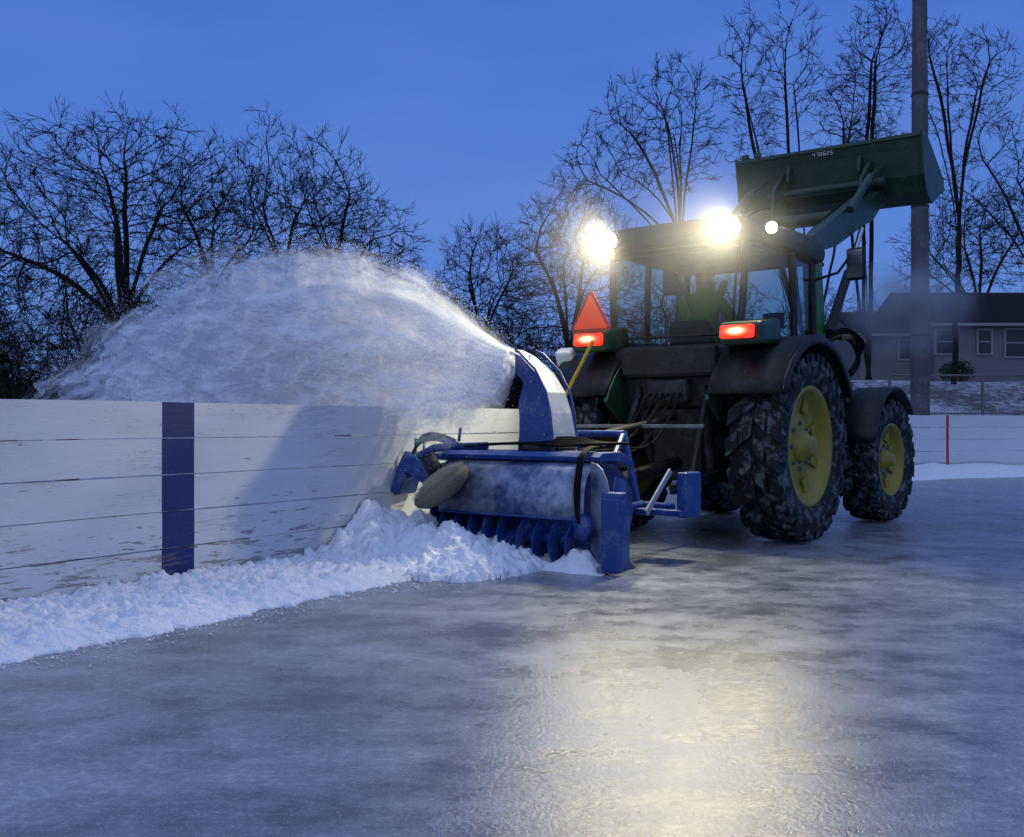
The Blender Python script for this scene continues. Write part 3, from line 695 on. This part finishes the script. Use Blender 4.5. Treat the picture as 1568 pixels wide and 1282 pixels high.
tops=[(-.1,1.72),(0,1.80),(.5,2.20),(1,2.56),(1.5,2.80),(2,2.92),(3,2.95),(4,2.72),(5,2.32),(6,1.74),(7.0,1.05)]
bots=[(-.1,1.45),(0,1.20),(.5,.85),(1,.76),(1.4,.75),(2,.5),(3,.3),(6.8,.1)]
def interp(a,x): return float(np.interp(x,[p[0] for p in a],[p[1] for p in a]))
hx=Vector((.602,.799)); 
SE=empty('snow_spray')
def spw(s,wof,z): return (-.08-.8*s+hx.x*wof, 8.3+.6*s+hx.y*wof, z)
rg=random.Random(21)
for li,wk in enumerate((-1,-.3,.5)):
    V=[];F=[];UV=[];NS=200;NV=84
    for i in range(NS+1):
        s=-.1+7.0*i/NS; tp_=interp(tops,s); bt=interp(bots,s); spread=.08+.55*min(1,max(0,s)/3)
        for j in range(NV+1):
            v=j/NV
            ztop=tp_-(abs(wk)**2)*.08*min(1,max(0,s)/1.5)
            z=bt+(ztop-bt)*v
            dd=.30*min(1,.08+max(0,s)/2.5)
            nn_=fbm(s*1.0+li*7-z*.3,z*1.8,li*3,3)+.42*abs(fbm(s*2.8+z*1.8+li,z*4.4-s*1.2,2,3))
            dz=.07*fbm(s*2+li,v*2,li*5.5,3)*min(1,max(0,s))
            V.append(spw(s,wk*spread*(1-.25*v**3)+dd*nn_,z+dz*v)); UV.append(((s+.1)/7.0,v))
    k=NV+1
    F=[(i*k+j,(i+1)*k+j,(i+1)*k+j+1,i*k+j+1) for i in range(NS) for j in range(NV)]
    ob=mk('spray_layer_%d'%(li+1),V,F,SP,SE,smooth=True)
    ul=ob.data.uv_layers.new(name='UVMap')
    for l in ob.data.loops: ul.data[l.index].uv=UV[l.vertex_index]
it=[]
for i in range(20000):
    s=6.7*rg.random()**.8; tp_=interp(tops,s)-.18*min(1,s); bt=interp(bots,s); v=1-abs(rg.gauss(0,.16)) 
    if rg.random()<.35: v=1+rg.gauss(0,.03)*min(1,s/2)
    if v<0: continue
    z=bt+(tp_-bt)*v; spread=.10+.65*min(1,s/3)
    it.append((spw(s+rg.gauss(0,.05),rg.uniform(-1,1)*spread,z),rg.uniform(.0012,.0036)))
for i in range(1500):
    s=rg.uniform(-.1,1.6); it.append((spw(s,rg.uniform(-.7,.4),rg.uniform(.6,1.6)),rg.uniform(.0015,.004)))
ob=chunks('spray_particles',it,PART); ob.parent=SE

# ================================================================== TREES (space colonisation)
BK=mat('bark',(.03,.025,.022),.9,spec=.1); n=N(BK); o=n.co(); f=n.noise(n.mapping(o,(6,6,1)),3,2,.6)
n.l(n.mix(f,(.007,.006,.006),(.028,.024,.022)),n.b.inputs['Base Color'])
def segmesh(A,Bq,r0,r1,sides):
    d=Bq-A; L=np.linalg.norm(d,axis=1,keepdims=True)+1e-9; d=d/L
    ref=np.where(np.abs(d[:,2:3])>.9,np.array([[1.,0,0]]),np.array([[0,0,1.]])); u=np.cross(d,ref); u/=np.linalg.norm(u,axis=1,keepdims=True)+1e-9; v=np.cross(d,u)
    A=A-d*r0[:,None]*.3
    n_=len(A); an=np.arange(sides)*2*math.pi/sides
    ring=u[:,None,:]*np.cos(an)[None,:,None]+v[:,None,:]*np.sin(an)[None,:,None]
    vv=np.concatenate([A[:,None]+ring*r0[:,None,None],Bq[:,None]+ring*r1[:,None,None]],axis=1)
    j=np.arange(sides);jn=(j+1)%sides
    q=np.stack([j,jn,jn+sides,j+sides],1)
    ff=q[None]+(np.arange(n_)*2*sides)[:,None,None]
    return vv.reshape(-1,3),ff.reshape(-1,4)
def qmesh(name,parts,m):
    vs=[];fs=[];o_=0
    for v,f in parts: vs.append(v);fs.append(f+o_);o_+=len(v)
    v=np.concatenate(vs);f=np.concatenate(fs)
    me=bpy.data.meshes.new(name); me.vertices.add(len(v)); me.vertices.foreach_set('co',v.ravel()); me.loops.add(len(f)*4); me.loops.foreach_set('vertex_index',f.ravel().astype(np.int32))
    me.polygons.add(len(f)); me.polygons.foreach_set('loop_start',np.arange(0,len(f)*4,4,dtype=np.int32)); me.polygons.foreach_set('loop_total',np.full(len(f),4,dtype=np.int32))
    me.polygons.foreach_set('use_smooth',np.ones(len(f),dtype=bool)); me.update(); me.materials.append(m); return me
def sc_tree(seed,blobs,fork,nl=5,natt=2200,step=.22,dk=.36,tw=.009,ex=2.15,twn=4,twl=.6,lean=0,stems=None):
    rs=np.random.RandomState(seed)
    P=[];par=[]
    def add(p,q): P.append(np.array(p,float)); par.append(q); return len(P)-1
    last=-1; z=-.3; x=y=0; 
    if stems is None:
        while z<fork:
            last=add((x,y,z),last); z+=step; x+=rs.normal(0,.02)+lean*step; y+=rs.normal(0,.02)
        base=last
    else:
        base=add((0,0,-.3),-1); base=add((0,0,.1),base)
    for i in range(nl):
        b=blobs[i%len(blobs)]; az=2*math.pi*(i/nl)+rs.uniform(-.4,.4)
        if stems is None:
            tgt=np.array([b[0]+math.cos(az)*b[3]*rs.uniform(.25,.6),b[1]+math.sin(az)*b[4]*rs.uniform(.25,.6),b[2]+b[5]*rs.uniform(-.35,.25)])
            start=base if i<2 else max(0,base-rs.randint(0,max(1,int(fork*.25/step))))
        else:
            tgt=np.array([b[0]+rs.normal(0,.15),b[1]+rs.normal(0,.3),b[2]-b[5]*.2]); start=base
        p0=P[start].copy(); D=tgt-p0; Ld=np.linalg.norm(D)
        ctrl=p0+D*np.array([.28,.28,.62])+rs.normal(0,.05*Ld/3,3)
        if stems is not None: ctrl=p0+D*np.array([.55,.55,.50])+rs.normal(0,.06*Ld/3,3)
        m_=max(3,int(Ld*1.08/step)); cur=start
        wob=np.cumsum(rs.normal(0,.035,(m_+1,3)),axis=0)*.8
        ker=np.array([.25,.5,.25])
        for _ in range(3): wob=np.stack([np.convolve(np.pad(wob[:,c_],1,mode='edge'),ker,'valid') for c_ in range(3)],1)
        wob-=wob[0]
        for k_ in range(1,m_+1):
            u=k_/m_; p=(1-u)**2*p0+2*u*(1-u)*ctrl+u*u*tgt+wob[k_]*.7; cur=add(p,cur)
    vol=np.array([b[3]*b[4]*b[5] for b in blobs]); pr=vol/vol.sum(); ch=rs.choice(len(blobs),natt,p=pr)
    dv=rs.normal(0,1,(natt,3)); dv/=np.linalg.norm(dv,axis=1,keepdims=True); rr=rs.uniform(0,1,natt)**(1/3.4)
    bl=np.array(blobs)[ch]; A=bl[:,:3]+dv*rr[:,None]*bl[:,3:]*rs.uniform(.85,1.12,(natt,1))
    A=A[A[:,2]>(fork*.55 if stems is None else 0)]
    nd=np.full(len(A),1e9); ni=np.zeros(len(A),int); cnt={}
    def upd(i0):
        nonlocal nd,ni
        Q=np.array(P[i0:]); 
        for c0 in range(0,len(Q),400):
            q=Q[c0:c0+400]; D=((A[:,None]-q[None])**2).sum(2); j=D.argmin(1); d_=np.sqrt(D[np.arange(len(A)),j]); m_=d_<nd; nd[m_]=d_[m_]; ni[m_]=j[m_]+i0+c0
    upd(0)
    for itr in range(160):
        keep=nd>dk; A=A[keep];nd=nd[keep];ni=ni[keep]
        if len(A)<4: break
        act=nd<2.4
        if not act.any(): act=nd<nd.min()*1.5+.1
        idx=ni[act]; w_=A[act]-np.array([P[i] for i in idx]); w_/=np.linalg.norm(w_,axis=1,keepdims=True)+1e-9
        un,inv=np.unique(idx,return_inverse=True); S=np.zeros((len(un),3)); np.add.at(S,inv,w_)
        S/=np.linalg.norm(S,axis=1,keepdims=True)+1e-9
        pdv=np.array([P[u_]-P[par[u_]] if par[u_]>=0 else (0,0,step) for u_ in un]); pdv=pdv/(np.linalg.norm(pdv,axis=1,keepdims=True)+1e-9)
        S+=pdv*.45+rs.normal(0,.13,S.shape); S[:,2]+=.05; S/=np.linalg.norm(S,axis=1,keepdims=True)+1e-9
        i0=len(P); 
        for u_,d_ in zip(un,S):
            c=cnt.get(u_,0)
            if c>=2: continue
            cnt[u_]=c+1; add(P[u_]+d_*step,u_)
        if len(P)==i0:
            kill=np.isin(ni,un); A=A[~kill];nd=nd[~kill];ni=ni[~kill]
            if len(A)<4: break
            continue
        upd(i0)
        if len(P)>16000: break
    n_=len(P); area=np.zeros(n_); ch_=np.zeros(n_,int)
    for i in range(n_-1,-1,-1):
        if area[i]==0: area[i]=tw**ex
        if par[i]>=0: area[par[i]]+=area[i]; ch_[par[i]]+=1
    rad=np.maximum(area**(1/ex),tw); P=np.array(P); par=np.array(par)
    m_=par>=0; A0=P[par[m_]];B0=P[m_]; r1=rad[m_]; r0=np.minimum(rad[par[m_]],r1*1.35)
    tips=np.where(ch_==0)[0]; thin=np.where((rad<tw*3.2))[0]; src=np.concatenate([np.repeat(tips,twn),thin[rs.rand(len(thin))<.7]])
    pd=P[src]-P[np.maximum(par[src],0)]; pd/=np.linalg.norm(pd,axis=1,keepdims=True)+1e-9
    TA=[A0];TB=[B0];T0=[r0];T1=[r1]
    p=P[src]; d=pd+rs.normal(0,.42,pd.shape); d/=np.linalg.norm(d,axis=1,keepdims=True); L=(rs.uniform(.3,1,len(src))*twl/3)[:,None]
    for kk in range(3):
        q=p+d*L; TA.append(p);TB.append(q); T0.append(np.full(len(src),tw*(.9-.15*kk)));T1.append(np.full(len(src),tw*(.75-.15*kk))); 
        if kk<2:
            d2=d+rs.normal(0,.5,d.shape); d2/=np.linalg.norm(d2,axis=1,keepdims=True); TA.append(q);TB.append(q+d2*L*1.6);T0.append(np.full(len(src),tw*.65));T1.append(np.full(len(src),tw*.4))
        p=q; d=d+rs.normal(0,.15,d.shape); d[:,2]+=.08; d/=np.linalg.norm(d,axis=1,keepdims=True)
    A0=np.concatenate(TA);B0=np.concatenate(TB);r0=np.concatenate(T0);r1=np.concatenate(T1)
    return A0,B0,r0,r1,r0>.04
def tmesh(tr):
    A0,B0,r0,r1,b=tr; parts=[]
    if b.any(): parts.append(segmesh(A0[b],B0[b],r0[b],r1[b],8))
    parts.append(segmesh(A0[~b],B0[~b],r0[~b],r1[~b],3)); return qmesh('bare_tree',parts,BK)
def X_(px,Y): return (px-784)/1570*Y
def Z_(py,Y): return 1.1+(646-py)/1570*Y
def place(px,Y,seed,blobs_px,fork_py,**kw):
    x=X_(px,Y); g_=gh(x,Y); bl=[]
    for a,b,t_,bo,dy in blobs_px:
        x0,x1=X_(a,Y),X_(b,Y); z1,z0=Z_(t_,Y)-g_,Z_(bo,Y)-g_
        rx=(x1-x0)/2; bl.append(((x0+x1)/2-x,dy,(z0+z1)/2,rx,min(rx,4.5),(z1-z0)/2))
    me=tmesh(sc_tree(seed,bl,Z_(fork_py,Y)-g_,**kw)); ob=link(bpy.data.objects.new('bare_tree',me)); ob.location=(x,Y,g_)
place(190,27,11,[(-40,380,180,520,0),(60,330,172,380,0),(-60,150,230,560,.5)],505,nl=9,natt=3000,tw=.0085,ex=2.02)
place(-110,31,12,[(-260,60,200,560,0)],480,nl=5,natt=900,tw=.010)
place(432,31,13,[(350,475,175,430,0),(330,570,250,460,0)],425,nl=6,natt=1900,tw=.009,step=.24)
place(520,34,14,[(440,570,205,430,0),(480,640,300,470,0)],440,nl=6,natt=1700,tw=.010,step=.25)
place(330,39,15,[(230,430,220,500,0)],450,nl=5,natt=1200,tw=.011,step=.28,dk=.42)
place(745,52,16,[(670,810,345,560,0)],540,nl=6,natt=1800,tw=.013,step=.35,dk=.45,twl=1.0)
place(870,54,17,[(780,975,285,560,0)],540,nl=7,natt=2700,tw=.013,step=.35,dk=.45,twl=1.0)
place(655,60,31,[(620,700,430,580,0)],560,nl=5,natt=800,tw=.014,step=.35,dk=.45,twl=.9)
place(1035,34,18,[(850,1000,200,320,0),(900,1110,120,310,0),(980,1100,85,250,0)],345,nl=9,natt=1300,tw=.0095,step=.26,dk=.42,ex=2.05)
place(1240,36,19,[(1100,1200,20,200,0),(1175,1260,5,190,0),(1280,1350,70,230,.4),(1130,1210,130,290,.6)],440,nl=6,natt=1300,tw=.0095,step=.26,stems=1,ex=1.95)
place(1330,40,20,[(1290,1400,5,150,0),(1300,1390,120,250,.5),(1240,1330,110,260,-.5)],400,nl=5,natt=1100,tw=.0105,step=.28,stems=1,ex=1.95)
place(1460,37,22,[(1390,1480,20,150,0),(1450,1560,40,170,.5),(1400,1470,110,230,0)],350,nl=5,natt=1100,tw=.010,step=.28,ex=2.0)
place(1600,31,23,[(1440,1600,150,380,0),(1540,1700,180,420,0)],470,nl=6,natt=900,tw=.008,step=.24)
place(1500,54,24,[(1420,1590,290,450,0),(1380,1480,330,470,0)],500,nl=6,natt=1700,tw=.013,step=.36,dk=.46,twl=1.0)
lib=[]
for sd in range(3):
    A0,B0,r0,r1,b=sc_tree(200+sd,[(0,0,3.6,2.4,2.4,2.7),(.8,0,2.4,2.4,2.2,1.7)],.8,nl=6,natt=420,step=.30,dk=.42,tw=.013,twl=.9,twn=3); lib.append(segmesh(A0,B0,r0,r1,3))
parts=[];rg=random.Random(77)
for i in range(95):
    v,f=lib[i%3]; Y=rg.uniform(38,72); px=rg.uniform(-120,1720); x=X_(px,Y)
    if x>11 and Y<54: Y=rg.uniform(56,72); x=X_(px,Y)
    a=rg.uniform(0,6.28); s=rg.uniform(.6,1.05)*(1.12 if px<600 else .95); c,s_2=math.cos(a),math.sin(a)
    M=np.array([[c,s_2,0],[-s_2,c,0],[0,0,1]])*s
    parts.append((v@M+np.array([x,Y,gh(x,Y)]),f))
me=qmesh('distant_bare_trees',parts,BK); link(bpy.data.objects.new('distant_bare_trees',me))
V=[];F=[];k=900
RM=mat('far_woods',(.03,.03,.035),.95,spec=.1); n=N(RM); o=n.co(); f=n.noise(n.mapping(o,(1,1,.25)),.9,3,.7); n.l(n.mix(f,(.010,.010,.013),(.04,.038,.04)),n.b.inputs['Base Color'])
rg=random.Random(5)
for i in range(k+1):
    x=-160+320*i/k; h=5.2+1.6*noise.noise(Vector((x*.06,0,0)))+1.2*noise.noise(Vector((x*.4,3,0)))+.9*noise.noise(Vector((x*2,5,0)))+rg.uniform(-.4,.4)
    yy=95+6*noise.noise(Vector((x*.1,9,0)))
    V+=[(x,yy,-1),(x,yy,h)]
F=[(2*i,2*i+2,2*i+3,2*i+1) for i in range(k)]
mk('wooded_ridge',V,F,RM)
EV=mat('evergreen_needles',(.012,.03,.018),.9); V=[];F=[];rg=random.Random(4)
for i in range(2600):
    h=rg.random()**.8; z=.2+2.6*h; r=(1-h)*1.0*rg.uniform(.3,1); a=rg.uniform(0,6.28); b=len(V)
    c=Vector((r*math.cos(a),r*math.sin(a),z-.25*r)); dr=Vector((math.cos(a),math.sin(a),-.3))*.16; sd=Vector((-math.sin(a),math.cos(a),0))*.05
    V+=[c-sd,c+sd,c+dr]; F.append((b,b+1,b+2))
ob=mk('spruce_tree',V,F,EV,loc=(X_(5,30),30,-.1)); tube('spruce_trunk',[(0,0,0),(0,0,2.4)],.06,BK,ob)

# ================================================================== POLE, FENCE, HOUSE
PM=worn('galvanised_steel',(.07,.075,.085),.6,.2,amount=.15,scale=2,spec=.3)
py_=25.5; px_=X_(1409,py_)
P=empty('light_pole',(px_,py_,gh(px_,py_)))
lathe('shaft',[(0,.24),(6,.21),(14,.16)],PM,P,24,rot=(0,R(-90),0))
lathe('base_flange',[(0,.33),(.05,.33),(.05,.2)],PM,P,24,rot=(0,R(-90),0))
box('access_plate',(0,-.235,1.2),(.12,.02,.3),PM,P,.005)
for z in (3.2,6.4,9.2): lathe('band_%d'%int(z*10),[(z,.215),(z,.24-.004*z),(z+.06,.24-.004*z),(z+.06,.2)],DARK,P,24,rot=(0,R(-90),0))
box('crossarm',(0,0,13.6),(2.4,.12,.12),PM,P,.01)
for x in (-1,0,1): prism('floodlight_%d'%(x+1),[(-.1,13.7),(-.35,13.75),(-.35,14.1),(-.1,14.2),(.1,14.0)],x-.22,x+.22,DARK,P,.02)
FE=empty('chain_link_fence'); FY=27.0
WM=mat('fence_wire',(.14,.145,.155),.6,.4)
fx0,fx1=X_(1362,FY),X_(1800,FY); 
xx=fx0;i=0
while xx<fx1+.1:
    gz=gh(xx,FY); tube('post_%d'%i,[(xx,FY,gz-.1),(xx,FY,gz+2.15)],.04,WM,FE); xx+=1.45 if i else 1.0;i+=1
tube('top_rail',[(x,FY,gh(x,FY)+2.1) for x in np.linspace(fx0,fx1,8)],.025,WM,FE)
tube('mid_rail',[(x,FY,gh(x,FY)+1.1) for x in np.linspace(fx0,fx1,8)],.022,WM,FE)
SA=[];SB=[]
x=fx0-2.4
while x<fx1:
    for s in (1,-1):
        a=x if s>0 else x+2.1; b=x+2.1 if s>0 else x
        if min(a,b)>=fx0 and max(a,b)<=fx1+2: SA.append((a,FY+.01*s,gh(a,FY)));SB.append((b,FY+.01*s,gh(b,FY)+2.1))
    x+=.09
SA=np.array(SA,float);SB=np.array(SB,float)
me=qmesh('mesh',[segmesh(SA,SB,np.full(len(SA),.0045),np.full(len(SA),.0045),3)],WM); ob=link(bpy.data.objects.new('wire_mesh',me),FE)
HY=43; hx0=X_(1330,HY); gz=2.95
Hs=empty('white_house',(0,0,0))
SD=mat('white_siding',(.135,.135,.145),.7); n=N(SD); o=n.co(); wv=n.n('ShaderNodeTexWave',wave_type='BANDS',bands_direction='Z',wave_profile='SAW'); wv.inputs['Scale'].default_value=1.3; n.l(o,wv.inputs['Vector']); n.l(n.bump(wv.outputs['Fac'],.6,.02),n.b.inputs['Normal'])
RF_=mat('asphalt_shingles',(.03,.028,.03),.95,spec=.1); n=N(RF_); f=n.noise(n.co(),5,4,.7); n.l(n.mix(f,(.008,.008,.010),(.020,.019,.023)),n.b.inputs['Base Color'])
WG=mat('window_glass',(.015,.02,.03),.2,spec=.3)
TR=mat('white_trim',(.22,.22,.24),.6)
def hpart(nm,x0,x1,y0,y1,z0,ze,zr):
    box(nm+'_walls',((x0+x1)/2,(y0+y1)/2,(z0-1+ze)/2),(x1-x0,y1-y0,ze-z0+1),SD,Hs,0)
    ym=(y0+y1)/2; o_=.4
    V=[(x0-o_,y0-o_,ze-.05),(x1+o_,y0-o_,ze-.05),(x1+o_,ym,zr),(x0-o_,ym,zr),(x0-o_,y1+o_,ze-.05),(x1+o_,y1+o_,ze-.05)]
    mk(nm+'_roof',V,[(0,1,2,3),(3,2,5,4)],RF_,Hs,solid=.14)
    mk(nm+'_gables',[(x0,y0,ze),(x0,y1,ze),(x0,ym,zr-.1),(x1,y0,ze),(x1,y1,ze),(x1,ym,zr-.1)],[(0,1,2),(3,5,4)],SD,Hs)
    box(nm+'_fascia',((x0+x1)/2,y0-o_-.02,ze-.10),(x1-x0+.8,.03,.12),TR,Hs,0)
hpart('main',X_(1432,HY),X_(1720,HY),HY,HY+8,gz,5.25,6.95)
hpart('wing',hx0,X_(1432,HY)-.02,HY+1,HY+6,gz,4.9,6.0)
for i,(px,w_,z_,h_) in enumerate(((1447,.75,4.45,.95),(1507,.5,4.45,.95),(1560,1.1,4.4,1.1),(1640,1.1,4.4,1.1))):
    x=X_(px,HY); box('window_frame_%d'%i,(x,HY-.03,z_),(w_+.18,.08,h_+.18),TR,Hs,.01); box('window_%d'%i,(x,HY-.08,z_),(w_,.03,h_),WG,Hs,0); box('mullion_%d'%i,(x,HY-.11,z_),(w_,.02,.05),TR,Hs,0)
x=X_(1388,HY+1); box('window_frame_w',(x,HY+.97,4.2),(.8,.08,.95),TR,Hs,.01); box('window_w',(x,HY+.92,4.2),(.62,.03,.78),WG,Hs,0)
V=[];F=[];rg=random.Random(14)
for i in range(1500):
    d=Vector((rg.gauss(0,1),rg.gauss(0,1),rg.gauss(0,1))).normalized()*rg.uniform(.4,1); c=Vector((d.x*.7,d.y*.5,.5+d.z*.5)); b=len(V)
    e1=Vector((rg.gauss(0,1),rg.gauss(0,1),rg.gauss(0,1))).normalized()*.09; e2=Vector((rg.gauss(0,1),rg.gauss(0,1),rg.gauss(0,1))).normalized()*.09
    V+=[c,c+e1,c+e2];F.append((b,b+1,b+2))
mk('evergreen_shrub',V,F,EV,loc=(X_(1465,41),41,gh(X_(1465,41),41)-.05))
def puff(nm,dens,loc,scale,parent=None,nz=False):
    VM=bpy.data.materials.new(nm+'_air'); VM.use_nodes=True; n=N(VM); t=VM.node_tree; t.nodes.remove(n.b)
    vs=n.n('ShaderNodeVolumeScatter'); vs.inputs['Color'].default_value=(.95,.96,1,1); vs.inputs['Anisotropy'].default_value=.3
    ln=n.n('ShaderNodeVectorMath',operation='LENGTH'); o=n.co(); n.l(o,ln.inputs[0]); f=n.math('MAXIMUM',n.math('SUBTRACT',1.0,ln.outputs['Value']),0.0); f=n.math('MULTIPLY',f,f)
    if nz: f=n.math('MULTIPLY',f,n.math('MAXIMUM',n.math('SUBTRACT',n.noise(o,2.0,3,.6),.34),0.0))
    n.l(n.math('MULTIPLY',f,dens),vs.inputs['Density'])
    n.l(vs.outputs[0],t.nodes['Material Output'].inputs['Volume'])
    bpy.ops.mesh.primitive_uv_sphere_add(segments=24,ring_count=16,radius=1,location=loc); ob=bpy.context.object; ob.name=nm; ob.scale=scale; ob.data.materials.append(VM)
    if parent: ob.parent=parent
puff('lamp_halo_haze',.17,(.05,-.95,2.75),(1.9,1.2,1.2),T)  # snow-haze volume added around the rear cab lamps to give them a halo
puff('exhaust_vapour',24.0,(5.15,13.4,2.6),(1.05,.9,.8),None,True)
